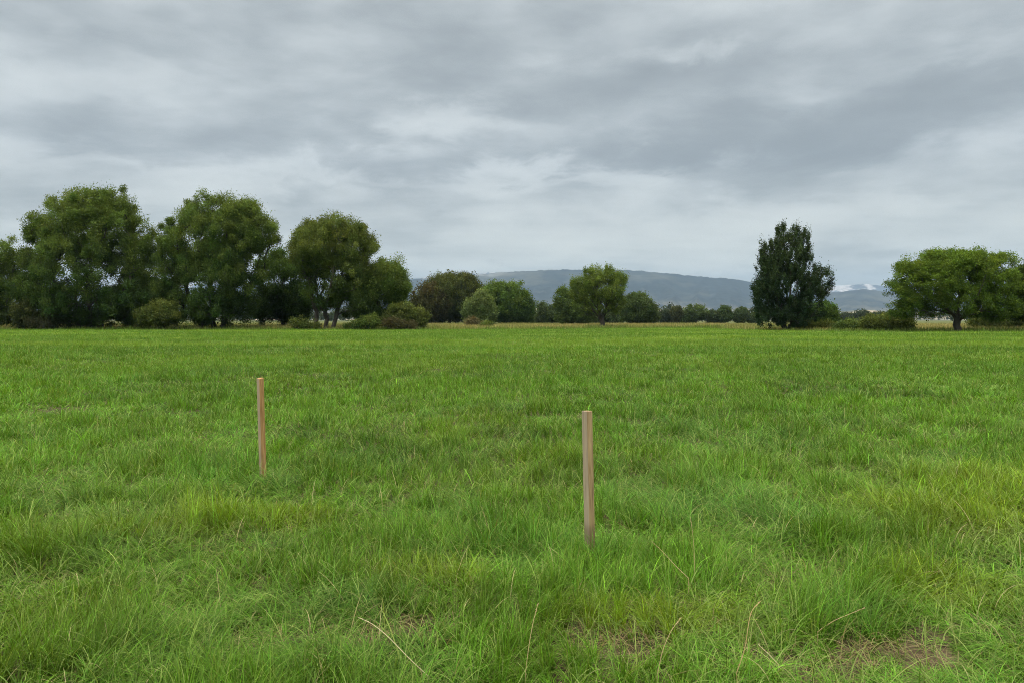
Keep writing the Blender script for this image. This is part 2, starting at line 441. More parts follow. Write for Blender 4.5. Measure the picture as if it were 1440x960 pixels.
stalk([(968, 812, 0), (950, 795, .02), (932, 775, .04), (918, 762, .05)], .0024, 'pale straw stalk leaning left, just right of the nearer stake foot', ST)
stalk([(977, 800, 0), (976, 770, .01), (974, 748, .01), (971, 728, .03)], .0020, 'slim upright straw stalk, second nearest to the nearer stake on its right', ST)

# ------------------------------------------------------------------ stakes
def wood_mat(name, ca, cb, dark, loc):
    m, nt, out = new_mat(name)
    tc = N(nt, 'ShaderNodeTexCoord')
    mp = N(nt, 'ShaderNodeMapping'); mp.inputs['Scale'].default_value = (60, 60, 2.2); mp.inputs['Location'].default_value = (loc, loc, loc)
    nz = N(nt, 'ShaderNodeTexNoise', Scale=1.6, Detail=7.0, Roughness=.65, Distortion=.35)
    nt.links.new(tc.outputs['Object'], mp.inputs[0]); nt.links.new(mp.outputs[0], nz.inputs[0])
    gr = N(nt, 'ShaderNodeMapRange'); gr.inputs[1].default_value = .36; gr.inputs[2].default_value = .64; nt.links.new(nz.outputs[0], gr.inputs[0])
    c = mixcol(nt, gr.outputs[0], ca, cb)
    m3 = N(nt, 'ShaderNodeMapping'); m3.inputs['Scale'].default_value = (150, 150, 3.5); m3.inputs['Location'].default_value = (loc, 2, 5)
    n3 = N(nt, 'ShaderNodeTexNoise', Scale=1.0, Detail=3.0); nt.links.new(tc.outputs['Object'], m3.inputs[0]); nt.links.new(m3.outputs[0], n3.inputs[0])
    cr = N(nt, 'ShaderNodeMapRange'); cr.inputs[1].default_value = .63; cr.inputs[2].default_value = .70; nt.links.new(n3.outputs[0], cr.inputs[0])
    sp = N(nt, 'ShaderNodeSeparateXYZ'); nt.links.new(tc.outputs['Object'], sp.inputs[0])
    # weathered grey on the sawn face turned to the left, warm wood on the other
    nr = N(nt, 'ShaderNodeSeparateXYZ'); nt.links.new(tc.outputs['Normal'], nr.inputs[0])
    fl = mth(nt, 'LESS_THAN', nr.outputs[0], -.5)
    c = mixcol(nt, mth(nt, 'MULTIPLY', fl, .75), c, mixcol(nt, nz.outputs[0], (.18, .155, .115), (.42, .36, .26)))
    c = mixcol(nt, mth(nt, 'MULTIPLY', cr.outputs[0], .7), c, (.07, .045, .025))
    n2 = N(nt, 'ShaderNodeTexNoise', Scale=7.0, Detail=3.0); nt.links.new(tc.outputs['Object'], n2.inputs[0])
    mr = N(nt, 'ShaderNodeMapRange'); mr.inputs[1].default_value = .30; mr.inputs[2].default_value = .22; mr.interpolation_type = 'SMOOTHSTEP'
    nt.links.new(mth(nt, 'ADD', sp.outputs[2], mth(nt, 'MULTIPLY', n2.outputs[0], .08)), mr.inputs[0])
    c = mixcol(nt, mth(nt, 'MULTIPLY', mr.outputs[0], dark), c, (.12, .085, .05))
    pb = N(nt, 'ShaderNodeBsdfPrincipled', Roughness=.8); pb.inputs['Specular IOR Level'].default_value = .2
    nt.links.new(c, pb.inputs['Base Color'])
    bp = N(nt, 'ShaderNodeBump', Strength=.35, Distance=.003); nt.links.new(nz.outputs[0], bp.inputs['Height']); nt.links.new(bp.outputs[0], pb.inputs['Normal'])
    nt.links.new(pb.outputs[0], out.inputs[0])
    return m

def stake(px_top, py_top, px_bot, d, side, yaw, mat, label, cut):
    ztop = EYE + (HY - py_top) / F * d; xb = (px_bot - CX) / F * d; xt = (px_top - CX) / F * d
    h = side / 2; be = .0035
    prof = []
    for sx, sy in ((1, -1), (1, 1), (-1, 1), (-1, -1)):     # chamfered square section
        if (sx, sy) in ((1, -1), (-1, 1)): prof += [(sx * (h - be), sy * h), (sx * h, sy * (h - be))] if sx > 0 else [(sx * (h - be), sy * h), (sx * h, sy * (h - be))]
        else: prof += [(sx * h, sy * (h - be)), (sx * (h - be), sy * h)]
    prof = np.array(prof); k = len(prof)
    zs = np.concatenate([[-.12], np.linspace(0, ztop - .004, 12), [ztop]])
    V = []
    r = np.random.default_rng(int(px_top))
    for i, z in enumerate(zs):
        sc = 1 if i < len(zs) - 1 else (h - be * .6) / h
        p = prof * sc + r.normal(0, .00035, (k, 2))
        zz = np.full(k, z)
        if i >= len(zs) - 2: zz = zz + prof[:, 0] * cut + prof[:, 1] * cut * .4
        V.append(np.column_stack([p, zz]))
    V = np.concatenate(V)
    n = len(zs)
    i, j = np.meshgrid(np.arange(n - 1), np.arange(k), indexing='ij'); i, j = i.ravel(), j.ravel(); j2 = (j + 1) % k
    q = np.column_stack([i * k + j, i * k + j2, (i + 1) * k + j2, (i + 1) * k + j])
    L = np.concatenate([q.ravel(), np.arange(k)[::-1], (n - 1) * k + np.arange(k)]); S = np.concatenate([np.full(len(q), 4), [k, k]])
    o = link('wooden_stake', mesh_from('wooden_stake', V, L, S, mat), None, label, 'stake', 'wooden stakes in the field', loc=(xb, d, 0))
    o.rotation_euler = (0, math.atan2(xt - xb, ztop), yaw)
    o.rotation_mode = 'ZYX' if False else 'XYZ'
    # lean sideways first, then the yaw about its own axis
    from mathutils import Matrix
    o.matrix_world = Matrix.Translation((xb, d, 0)) @ Matrix.Rotation(math.atan2(xt - xb, ztop), 4, 'Y') @ Matrix.Rotation(yaw, 4, 'Z')
stake(365.8, 531, 369.8, 7.68, .0545, math.radians(44), wood_mat('stake_wood_warm', (.26, .135, .05), (.52, .32, .14), .15, 0.), 'farther wooden stake, left of centre, orange brown right side', .12)
stake(825.4, 577, 830.0, 5.0, .0530, math.radians(34), wood_mat('stake_wood_pale', (.22, .145, .075), (.47, .335, .18), .5, 3.), 'nearer wooden stake right of centre, damp and darker near its foot', -.05)

# ------------------------------------------------------------------ trees
def skeleton(roots, pts, bf, step):
    """greedy growth: every point joins the node that gives the shortest way back to the root"""
    P = [np.array(r, float) for r in roots]; par = [-1] + list(range(len(roots) - 1)); 
    pl = [0.0]
    for i in range(1, len(P)): pl.append(pl[-1] + np.linalg.norm(P[i] - P[i - 1]))
    cap = len(pts) * 14 + 50
    A = np.zeros((cap, 3)); A[:len(P)] = P; D = np.zeros(cap); D[:len(P)] = pl; PR = np.full(cap, -1); PR[:len(par)] = par
    n = len(P); ok = np.zeros(cap, bool); ok[max(1, len(P) - 4):len(P)] = True; ok[len(P) - 1] = True
    order = np.argsort(np.linalg.norm(pts - P[-1], axis=1)); tips = []
    for i in order:
        p = pts[i]
        dv = p - A[:n]; ds = np.linalg.norm(dv, axis=1)
        up = np.maximum(0, -dv[:, 2]) * .6
        cost = ds + bf * D[:n] + up; cost[~ok[:n]] = 1e9
        b = int(np.argmin(cost)); L = ds[b]
        k = min(8, max(1, int(L / step))); prev = b
        a = A[b].copy(); sag = np.array([0, 0, .06 * L]) + RNG.normal(0, .04 * L, 3)
        for s in range(1, k + 1):
            t = s / k; q = a * (1 - t) + p * t + sag * 4 * t * (1 - t) * .6
            A[n] = q; PR[n] = prev; D[n] = D[prev] + np.linalg.norm(q - A[prev]); ok[n] = True; prev = n; n += 1
        tips.append(prev)
    return A[:n], PR[:n], np.array(tips)

def branch_mesh(A, PR, tips, R, rmin=.015, taper=.5):
    n = len(A); cnt = np.zeros(n)
    for t in tips: cnt[t] += 1
    for i in range(n - 1, 0, -1): cnt[PR[i]] += cnt[i]
    rad = np.maximum(rmin, R * (cnt / max(cnt[0], 1)) ** taper)
    idx = np.arange(1, n); p0 = A[PR[idx]]; p1 = A[idx]; r1 = rad[idx]; r0 = np.minimum(rad[PR[idx]], r1 * 1.5)
    ax = p1 - p0; ln = np.linalg.norm(ax, axis=1); g = ln > 1e-5
    p0, p1, r0, r1, ax, ln = p0[g], p1[g], r0[g], r1[g], ax[g], ln[g]; ax = ax / ln[:, None]
    p1 = p1 + ax * (r1 * .4)[:, None]
    ref = np.where(np.abs(ax[:, 2:3]) < .9, C(0, 0, 1), C(1, 0, 0)); u = np.cross(ax, ref); u /= np.linalg.norm(u, axis=1)[:, None]; v = np.cross(ax, u)
    k = 6; an = np.arange(k) * 2 * np.pi / k
    ring = np.cos(an)[None, :, None] * u[:, None] + np.sin(an)[None, :, None] * v[:, None]
    V = np.concatenate([p0[:, None] + ring * r0[:, None, None], p1[:, None] + ring * r1[:, None, None]], 1)
    j = np.arange(k); j2 = (j + 1) % k; q = np.column_stack([j, j2, k + j2, k + j]).ravel()
    L = (np.arange(len(p0))[:, None] * 2 * k + q[None]).ravel()
    return V.reshape(-1, 3), L, np.full(len(p0) * k, 4), None

def leaves(centers, rad, per, size, tint, aspect=(1, 1, 1), lean=None, droop=0., spread=.28, bright=.22, longth=1.9):
    """small leaf faces spread through clusters; each cluster its own shade"""
    n = len(centers); cn = np.maximum(4, (per * np.exp(RNG.normal(-.12, .55, n))).astype(int))
    ci = np.repeat(np.arange(n), cn); m = len(ci)
    g = RNG.normal(0, 1, (m, 3)); gl = np.linalg.norm(g, axis=1)[:, None]; g = g * np.minimum(1, (2.5 + .4 * RNG.normal(0, 1, (m, 1))) / gl)
    g = g * np.array(aspect)[None] * (rad[ci] * .55)[:, None]
    if lean is not None: g = g + lean[ci] * np.minimum(np.abs(RNG.normal(0, 1, m)), 2.2)[:, None] * (rad[ci] * .6)[:, None]
    c = centers[ci] + g; c[:, 2] = np.maximum(c[:, 2], .15)
    a = RNG.normal(0, 1, (m, 3)); a[:, 2] -= droop; a /= np.linalg.norm(a, axis=1)[:, None]
    b = np.cross(a, RNG.normal(0, 1, (m, 3))); b /= np.maximum(np.linalg.norm(b, axis=1)[:, None], 1e-6)
    s = size * np.exp(RNG.normal(0, spread, m)); a = a * (s * longth * .5)[:, None]; b = b * (s * .5)[:, None]
    V = np.stack([c - a, c + b - a * .1, c + a, c - b - a * .1], 1).reshape(-1, 3)
    cl = np.exp(RNG.normal(0, bright, n)); hue = RNG.normal(0, .06, n)
    base = tint(centers) if callable(tint) else np.repeat(np.array([tint]), n, 0)
    cc = base * cl[:, None]; cc[:, 0] *= 1 + hue; cc = cc[ci] * np.exp(RNG.normal(0, .18, m))[:, None]
    T = np.repeat(np.clip(cc, 0, .6), 4, 0)
    return V, np.arange(4 * m), np.full(m, 4), T

def lobe_points(lobes, d, n, zs, hole, seed, shell=.55, dz=.8, rough=1.):
    """points in ellipsoids given in photo pixels (x, y, half width, half height[, depth offset m])"""
    pts = []
    areas = np.array([l[2] * l[3] for l in lobes], float) ** .9; areas /= areas.sum()
    for l, a in zip(lobes, areas):
        k = max(6, int(n * a * 1.8))
        v = RNG.normal(0, 1, (k, 3)); v /= np.linalg.norm(v, axis=1)[:, None]
        r = RNG.random(k) ** (1 / 3.) * (1 - shell) + shell * RNG.random(k) ** .12
        r = np.minimum(r, 1)
        o3 = v * 1.9 + np.array([l[0], l[1], 3.7])[None] * .37
        r = r * (1 - .34 * rough + .62 * rough * vnoise3(o3[:, 0], o3[:, 1], o3[:, 2], seed + 8)) * np.exp(RNG.normal(0, .05, k))
        off = l[4] if len(l) > 4 else 0
        sx, sz = l[2] * d / F, l[3] * d / F; sy = min(sx, sz * 1.5) * dz
        c = wpos(l[0], l[1], d) + np.array([0, off, 0])
        pts.append(c + v * r[:, None] * np.array([sx, sy, sz])[None])
    P = np.concatenate(pts)
    s = zs
    nz = vnoise3(P[:, 0] / s, P[:, 1] / s, P[:, 2] / s, seed) * .65 + vnoise3(P[:, 0] / s * 2.3, P[:, 1] / s * 2.3, P[:, 2] / s * 2.3, seed + 3) * .35
    P = P[(nz > hole) & (P[:, 2] > .35)]
    RNG.shuffle(P)
    return P[:n]

def tree(name, cat, label, d, trunk_px, lobes, n, per, size, tint, R=.45, fork=.3, clus=.9, hole=.40, zs=2.2, bf=.35, group=None,
         aspect=(1, 1, 1), radial=0., droop=0., shell=.55, stems=1, bright=.13, base_y=None, longth=1.9, dz=.8, upness=0., tipmin=.02, rough=None):
    seed = int(abs(trunk_px) * 7 + d) % 9973
    bx = (trunk_px - CX) / F * d; by = d
    pts = lobe_points(lobes, d, n, zs, hole, seed, shell, dz, rough if rough is not None else (.35 if shell >= .7 else 1.))
    top = pts[:, 2].max()
    o = empty(name, (bx, by, 0), label, cat, group)
    org = np.array([bx, by, 0])
    if stems == 1: sx = [0.0]
    else: sx = (np.arange(stems) - (stems - 1) / 2) * R * 2.6
    asg = np.argmin(np.abs((pts[:, 0] - bx)[:, None] * .35 - np.array(sx)[None] * 1.0), axis=1) if stems > 1 else np.zeros(len(pts), int)
    ch = []; drs = np.zeros((len(pts), 3)); allt = []
    for k in range(stems):
        sub = pts[asg == k]
        if len(sub) < 3: continue
        hh = top * fork; cen = sub.mean(0); b0 = np.array([bx + sx[k] * .8, by + (k % 2) * .3, -.1])
        tgt = np.array([b0[0] * .8 + cen[0] * .2, by, hh]); roots = []
        kk = 6
        wob = RNG.normal(0, R * .25, (kk + 1, 3)); wob[:, 2] = 0; wob[0] = 0
        for s in range(kk + 1):
            t = s / kk; roots.append(b0 * (1 - t) + tgt * t + wob[s] * .6)
        A, PR, tips = skeleton(roots, sub, bf, max(.5, clus * .9))
        V, L, S, _ = branch_mesh(A - org, PR, tips, R / math.sqrt(stems), tipmin)
        ch.append((V, L, S, None))
        # flared foot
        fl = np.array([b0, b0 + [0, 0, .25], b0 + [0, 0, .8]]) - org; rr = R / math.sqrt(stems)
        v2, l2, s2 = tube(fl, [rr * 1.55, rr * 1.22, rr * 1.0], 8); ch.append((v2, l2, s2, None))
    V, L, S, _ = merge(ch)
    link('trunk', mesh_from('trunk', V, L, S, M_BARK, None, True), o)
    lean = None
    if radial or upness:
        c0 = np.array([bx, by, top * .35]); dr = pts - c0; dr /= np.linalg.norm(dr, axis=1)[:, None]; lean = dr * radial; lean[:, 2] += upness
    V, L, S, T = leaves(pts - org, clus * np.exp(RNG.normal(0, .25, len(pts))), per, size, tint if not callable(tint) else (lambda c, t=top: tint(c, t)), aspect, lean, droop, bright=bright, longth=longth)
    link('crown', mesh_from('crown', V, L, S, M_LEAF, T), o)
    return o

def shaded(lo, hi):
    """crown shading put into the leaf colour: darker low down, lighter at the lit top"""
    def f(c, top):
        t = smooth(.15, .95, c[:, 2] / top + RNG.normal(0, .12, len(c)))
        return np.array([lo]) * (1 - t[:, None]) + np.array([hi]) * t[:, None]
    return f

WIL = shaded((.044, .080, .020), (.125, .175, .038))
TL = 'trees along the far edge of the field'
D1 = 126.
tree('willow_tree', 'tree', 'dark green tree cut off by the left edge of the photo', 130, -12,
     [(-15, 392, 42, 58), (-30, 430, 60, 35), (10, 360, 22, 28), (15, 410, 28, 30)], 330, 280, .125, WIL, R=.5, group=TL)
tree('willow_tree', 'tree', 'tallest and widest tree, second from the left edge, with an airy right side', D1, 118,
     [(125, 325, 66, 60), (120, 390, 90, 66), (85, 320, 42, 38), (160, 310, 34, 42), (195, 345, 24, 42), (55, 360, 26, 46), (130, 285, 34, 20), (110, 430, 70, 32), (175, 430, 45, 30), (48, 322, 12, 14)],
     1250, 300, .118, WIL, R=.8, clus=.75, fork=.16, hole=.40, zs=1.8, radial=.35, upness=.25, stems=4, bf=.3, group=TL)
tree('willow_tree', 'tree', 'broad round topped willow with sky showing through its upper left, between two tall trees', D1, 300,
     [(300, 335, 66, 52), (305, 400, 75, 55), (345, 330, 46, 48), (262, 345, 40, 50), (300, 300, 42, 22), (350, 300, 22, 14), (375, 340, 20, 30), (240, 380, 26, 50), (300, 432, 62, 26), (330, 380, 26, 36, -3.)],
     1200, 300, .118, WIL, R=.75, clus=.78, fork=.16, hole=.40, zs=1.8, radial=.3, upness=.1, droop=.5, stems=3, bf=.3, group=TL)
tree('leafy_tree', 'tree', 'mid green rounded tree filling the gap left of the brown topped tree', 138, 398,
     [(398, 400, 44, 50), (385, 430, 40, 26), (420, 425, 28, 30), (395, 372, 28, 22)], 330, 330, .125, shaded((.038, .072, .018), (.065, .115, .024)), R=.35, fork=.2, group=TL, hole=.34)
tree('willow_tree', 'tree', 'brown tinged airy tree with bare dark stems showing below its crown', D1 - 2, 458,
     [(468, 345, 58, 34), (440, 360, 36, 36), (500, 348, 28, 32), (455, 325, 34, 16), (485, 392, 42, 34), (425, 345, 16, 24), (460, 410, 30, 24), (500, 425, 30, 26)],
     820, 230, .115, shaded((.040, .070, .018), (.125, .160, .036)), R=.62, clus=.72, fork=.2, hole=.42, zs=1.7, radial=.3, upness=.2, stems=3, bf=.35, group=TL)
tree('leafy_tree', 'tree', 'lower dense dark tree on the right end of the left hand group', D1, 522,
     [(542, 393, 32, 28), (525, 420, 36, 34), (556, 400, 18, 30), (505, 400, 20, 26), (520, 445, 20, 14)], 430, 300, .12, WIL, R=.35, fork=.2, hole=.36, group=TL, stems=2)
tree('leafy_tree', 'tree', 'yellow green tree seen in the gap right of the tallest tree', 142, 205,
     [(205, 405, 26, 34), (190, 430, 30, 26), (222, 440, 22, 18)], 230, 320, .125, shaded((.045, .075, .018), (.085, .115, .025)), R=.25, fork=.2, hole=.32, group=TL)

def bush(name, label, d, lobes, n, per, size, tint, clus=.5, hole=.33, group='bushes at the foot of the trees'):
    cx = lobes[0][0]
    return tree(name, 'bush', label, d, cx, lobes, n, per, size, tint, R=.09, fork=.08, clus=clus, hole=hole, zs=1.1, stems=3, group=group, shell=.5, tipmin=.012)
OLB = shaded((.07, .095, .026), (.12, .15, .036))
bush('bush', 'low olive bush in front of the leftmost tree', 123, [(52, 438, 34, 22), (28, 445, 22, 14), (72, 445, 20, 16)], 200, 150, .14, shaded((.04, .055, .02), (.07, .085, .026)))
bush('bush', 'pale olive rounded bush between the two tallest trees', 122, [(228, 440, 26, 17), (212, 446, 20, 12), (242, 438, 12, 13)], 170, 170, .13, OLB)
bush('bush', 'small thin shrub at the foot of the brown topped tree', 120, [(420, 454, 14, 8), (440, 457, 12, 5)], 45, 55, .12, OLB)
bush('bush', 'green shrub at the foot of the low dark tree', 120, [(520, 452, 13, 10), (498, 457, 14, 4)], 60, 80, .12, WIL)
bush('bush', 'light olive bush at the right end of the left hand group', 124, [(568, 442, 22, 16), (590, 446, 12, 11), (552, 448, 14, 10)], 190, 150, .13, OLB)
bush('dead_brush', 'low heap of rusty brown dry brush beside the light olive bush', 120, [(556, 455, 18, 6), (575, 458, 12, 4)], 60, 110, .12, (.085, .08, .036))
bush('dead_brush', 'grey brown twiggy brush under the left side of the tallest tree', 120.5, [(58, 456, 12, 6), (45, 452, 10, 8)], 50, 70, .10, (.06, .065, .032))

# middle distance ------------------------------------------------------
MG = 'trees of the middle distance'
BRN = shaded((.042, .065, .018), (.088, .105, .028))
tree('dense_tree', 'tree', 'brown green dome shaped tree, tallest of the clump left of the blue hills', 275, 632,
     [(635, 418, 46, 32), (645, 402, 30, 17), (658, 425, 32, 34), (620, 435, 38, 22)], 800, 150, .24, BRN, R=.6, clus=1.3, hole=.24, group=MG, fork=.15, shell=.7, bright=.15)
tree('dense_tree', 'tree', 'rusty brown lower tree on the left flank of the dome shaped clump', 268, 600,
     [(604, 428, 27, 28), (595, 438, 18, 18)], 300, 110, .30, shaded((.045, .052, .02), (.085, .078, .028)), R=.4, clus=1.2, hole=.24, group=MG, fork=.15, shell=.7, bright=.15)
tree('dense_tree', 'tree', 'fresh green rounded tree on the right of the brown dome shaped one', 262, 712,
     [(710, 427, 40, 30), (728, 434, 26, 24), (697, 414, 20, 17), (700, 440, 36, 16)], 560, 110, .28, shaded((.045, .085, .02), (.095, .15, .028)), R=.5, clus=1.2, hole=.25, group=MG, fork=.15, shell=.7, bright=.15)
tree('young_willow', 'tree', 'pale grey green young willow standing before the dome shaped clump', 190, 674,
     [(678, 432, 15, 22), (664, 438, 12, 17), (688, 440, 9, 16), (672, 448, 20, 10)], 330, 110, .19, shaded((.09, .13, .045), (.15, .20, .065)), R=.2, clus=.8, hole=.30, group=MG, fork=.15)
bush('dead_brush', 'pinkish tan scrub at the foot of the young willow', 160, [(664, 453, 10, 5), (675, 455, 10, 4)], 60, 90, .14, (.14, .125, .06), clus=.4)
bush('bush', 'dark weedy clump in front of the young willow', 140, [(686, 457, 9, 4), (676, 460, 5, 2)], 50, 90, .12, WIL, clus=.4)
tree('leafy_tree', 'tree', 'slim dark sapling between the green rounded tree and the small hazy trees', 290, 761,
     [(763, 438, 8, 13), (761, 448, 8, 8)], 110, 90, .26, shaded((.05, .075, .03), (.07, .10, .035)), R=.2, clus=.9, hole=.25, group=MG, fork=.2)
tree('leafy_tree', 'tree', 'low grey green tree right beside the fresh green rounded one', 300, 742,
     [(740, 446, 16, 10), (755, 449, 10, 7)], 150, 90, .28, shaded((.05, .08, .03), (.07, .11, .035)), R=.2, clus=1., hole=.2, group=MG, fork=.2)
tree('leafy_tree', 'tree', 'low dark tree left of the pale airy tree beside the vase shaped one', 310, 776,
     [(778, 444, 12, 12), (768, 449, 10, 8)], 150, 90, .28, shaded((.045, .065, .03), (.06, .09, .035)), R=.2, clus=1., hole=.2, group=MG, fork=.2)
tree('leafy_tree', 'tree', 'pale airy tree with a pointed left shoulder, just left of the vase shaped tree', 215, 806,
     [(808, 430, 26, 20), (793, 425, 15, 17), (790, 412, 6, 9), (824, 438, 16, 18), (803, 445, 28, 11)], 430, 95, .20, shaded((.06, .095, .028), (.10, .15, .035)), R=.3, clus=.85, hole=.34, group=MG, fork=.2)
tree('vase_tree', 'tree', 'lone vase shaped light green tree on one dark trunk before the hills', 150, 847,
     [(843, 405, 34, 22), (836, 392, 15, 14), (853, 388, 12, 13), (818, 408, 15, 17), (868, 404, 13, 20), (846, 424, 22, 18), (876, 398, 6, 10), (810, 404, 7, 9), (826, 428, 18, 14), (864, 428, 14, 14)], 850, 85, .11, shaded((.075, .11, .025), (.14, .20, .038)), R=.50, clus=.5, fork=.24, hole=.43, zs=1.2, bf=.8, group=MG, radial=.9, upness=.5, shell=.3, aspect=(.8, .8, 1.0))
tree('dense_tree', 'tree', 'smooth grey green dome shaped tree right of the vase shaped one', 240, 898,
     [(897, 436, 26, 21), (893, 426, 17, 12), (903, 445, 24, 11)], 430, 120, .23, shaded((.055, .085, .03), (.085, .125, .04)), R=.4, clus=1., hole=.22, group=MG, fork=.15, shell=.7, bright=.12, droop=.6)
tree('leafy_tree', 'tree', 'low hazy tree behind the trunk of the vase shaped tree', 330, 862, [(862, 446, 18, 10), (838, 447, 14, 9)], 190, 80, .3, shaded((.05, .075, .03), (.07, .10, .035)), R=.2, clus=1., hole=.2, group=MG, fork=.2)
far_spec = [(936, 446, 7, 9, 'small dark tree just right of the smooth dome shaped one', (.035, .05, .028)),
            (951, 443, 10, 11, 'small brownish tree second right of the smooth dome shaped one', (.055, .065, .03)),
            (979, 440, 18, 11, 'round far tree on a visible trunk between the smooth dome and the tall dark tree', (.06, .09, .03)),
            (1004, 446, 9, 8, 'little dark tree just right of the round far tree', (.045, .065, .03)),
            (1020, 442, 11, 11, 'far green tree halfway between the round far tree and the tall dark tree', (.055, .085, .03)),
            (1042, 443, 10, 10, 'narrow far green tree left of the tall dark tree', (.055, .08, .03)),
            (1061, 447, 9, 7, 'lowest far tree against the left foot of the tall dark tree', (.05, .075, .03)),
            (965, 450, 12, 5, 'low far shrubby tree under the left side of the round far tree', (.055, .085, .03)),
            (1190, 447, 9, 6, 'hazy far tree just right of the tall dark tree', (.045, .06, .035)),
            (1214, 446, 11, 8, 'tallest hazy far tree between the tall dark tree and the broad tree', (.045, .06, .035)),
            (1236, 447, 11, 7, 'hazy far tree left of the broad spreading tree', (.045, .062, .035)),
            (1254, 446, 9, 8, 'hazy far tree touching the left tips of the broad spreading tree', (.045, .065, .035))]
for (px, py, rx, ry, lab, c) in far_spec:
    d = 345 if px < 1100 else 560
    tree('distant_tree', 'tree', lab, d, px, [(px, py, rx, ry), (px - rx * .3, py + ry * .4, rx * .8, ry * .7)], 150, 70, .30 * d / 345, shaded(c, tuple(v * 1.35 for v in c)), R=.28, clus=.9 * d / 345, hole=.2, fork=.25, group='far trees before the hills', shell=.7, bright=.12)

# the right side ---------------------------------------------------------
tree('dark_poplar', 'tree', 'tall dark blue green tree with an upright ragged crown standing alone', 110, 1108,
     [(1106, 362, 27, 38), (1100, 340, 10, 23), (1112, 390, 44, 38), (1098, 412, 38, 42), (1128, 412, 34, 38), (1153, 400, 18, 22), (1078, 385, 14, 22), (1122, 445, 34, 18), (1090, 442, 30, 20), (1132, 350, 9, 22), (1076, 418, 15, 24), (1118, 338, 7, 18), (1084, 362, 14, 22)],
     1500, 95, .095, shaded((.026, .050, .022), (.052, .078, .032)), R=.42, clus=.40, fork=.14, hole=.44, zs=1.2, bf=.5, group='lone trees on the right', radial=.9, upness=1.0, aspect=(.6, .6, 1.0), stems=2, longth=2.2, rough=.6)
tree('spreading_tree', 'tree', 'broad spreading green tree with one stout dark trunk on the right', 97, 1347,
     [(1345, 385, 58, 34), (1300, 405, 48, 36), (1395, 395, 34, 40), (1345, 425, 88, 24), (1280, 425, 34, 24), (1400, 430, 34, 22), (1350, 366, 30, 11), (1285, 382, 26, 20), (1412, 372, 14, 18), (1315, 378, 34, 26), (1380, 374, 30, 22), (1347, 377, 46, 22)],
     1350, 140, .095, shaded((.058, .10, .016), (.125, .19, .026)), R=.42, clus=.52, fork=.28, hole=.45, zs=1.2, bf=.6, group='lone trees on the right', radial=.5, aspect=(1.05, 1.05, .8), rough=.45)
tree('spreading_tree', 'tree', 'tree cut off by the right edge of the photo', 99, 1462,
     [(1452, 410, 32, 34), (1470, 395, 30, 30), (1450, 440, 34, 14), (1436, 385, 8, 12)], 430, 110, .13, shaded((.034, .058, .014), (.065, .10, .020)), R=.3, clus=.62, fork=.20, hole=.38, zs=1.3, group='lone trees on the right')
tree('leafy_tree', 'tree', 'bright green small tree tucked behind the right foot of the tall dark one', 122, 1148,
     [(1150, 442, 24, 17), (1165, 440, 14, 14), (1140, 450, 26, 10)], 280, 110, .13, shaded((.045, .08, .018), (.07, .12, .025)), R=.15, clus=.6, fork=.15, hole=.3, zs=1.3, group='lone trees on the right')
BR = 'bushes in the hedge on the right'
bush('bush', 'largest olive hedge bush, left of the broad spreading tree', 103, [(1238, 455, 24, 11), (1262, 456, 22, 11)], 260, 130, .11, OLB, group=BR)
bush('bush', 'low dark bush between the tall dark tree and the largest hedge bush', 106, [(1198, 460, 16, 7), (1184, 462, 9, 5)], 120, 120, .11, WIL, group=BR)
bush('bush', 'weedy light green growth at the foot of the bright green small tree', 112, [(1145, 460, 20, 5), (1165, 460, 12, 5)], 80, 90, .11, OLB, group=BR)
bush('bush', 'grey green bush in the shade right of the stout trunk', 112, [(1395, 450, 22, 10), (1425, 452, 18, 9), (1372, 454, 10, 6)], 150, 110, .12, OLB, group=BR)

# far woodland ------------------------------------------------------------
def woodland():
    cs, rr = [], []
    for row, (d, hgt, dn) in enumerate(((700, 11, 220), (950, 13, 260), (1400, 17, 300), (2400, 20, 320))):
        u = np.linspace(-1.0, 1.0, dn) + RNG.normal(0, .003, dn)
        dd = d * (1 + RNG.normal(0, .06, dn)); h = hgt * (.45 + .75 * fbm2(u * 14 + row * 9, u * 0 + row, 200, 3)) * np.exp(RNG.normal(0, .15, dn))
        keep = fbm2(u * 5 + row * 4, u * 0 + 3, 210 + row, 2) > (.42 if row < 2 else .25)
        for a, b, c in zip(u[keep], dd[keep], h[keep]):
            k = 9; v = RNG.normal(0, .5, (k, 3)); v[:, 2] = RNG.random(k) * 1.4 - .5
            cs.append(np.array([a * b, b, c * .5]) + v * np.array([c * .38, c * .38, c * .42])); rr.append(np.full(k, c * .22))
    cs = np.concatenate(cs); rr = np.concatenate(rr)
    V, L, S, T = leaves(cs, rr, 26, 1.15, (.045, .062, .03), bright=.25, longth=1.3)
    link('woodland', mesh_from('woodland', V, L, S, M_LEAF, T), label='hazy continuous line of far woodland below the blue hills', cat='woodland', kind='stuff')
woodland()

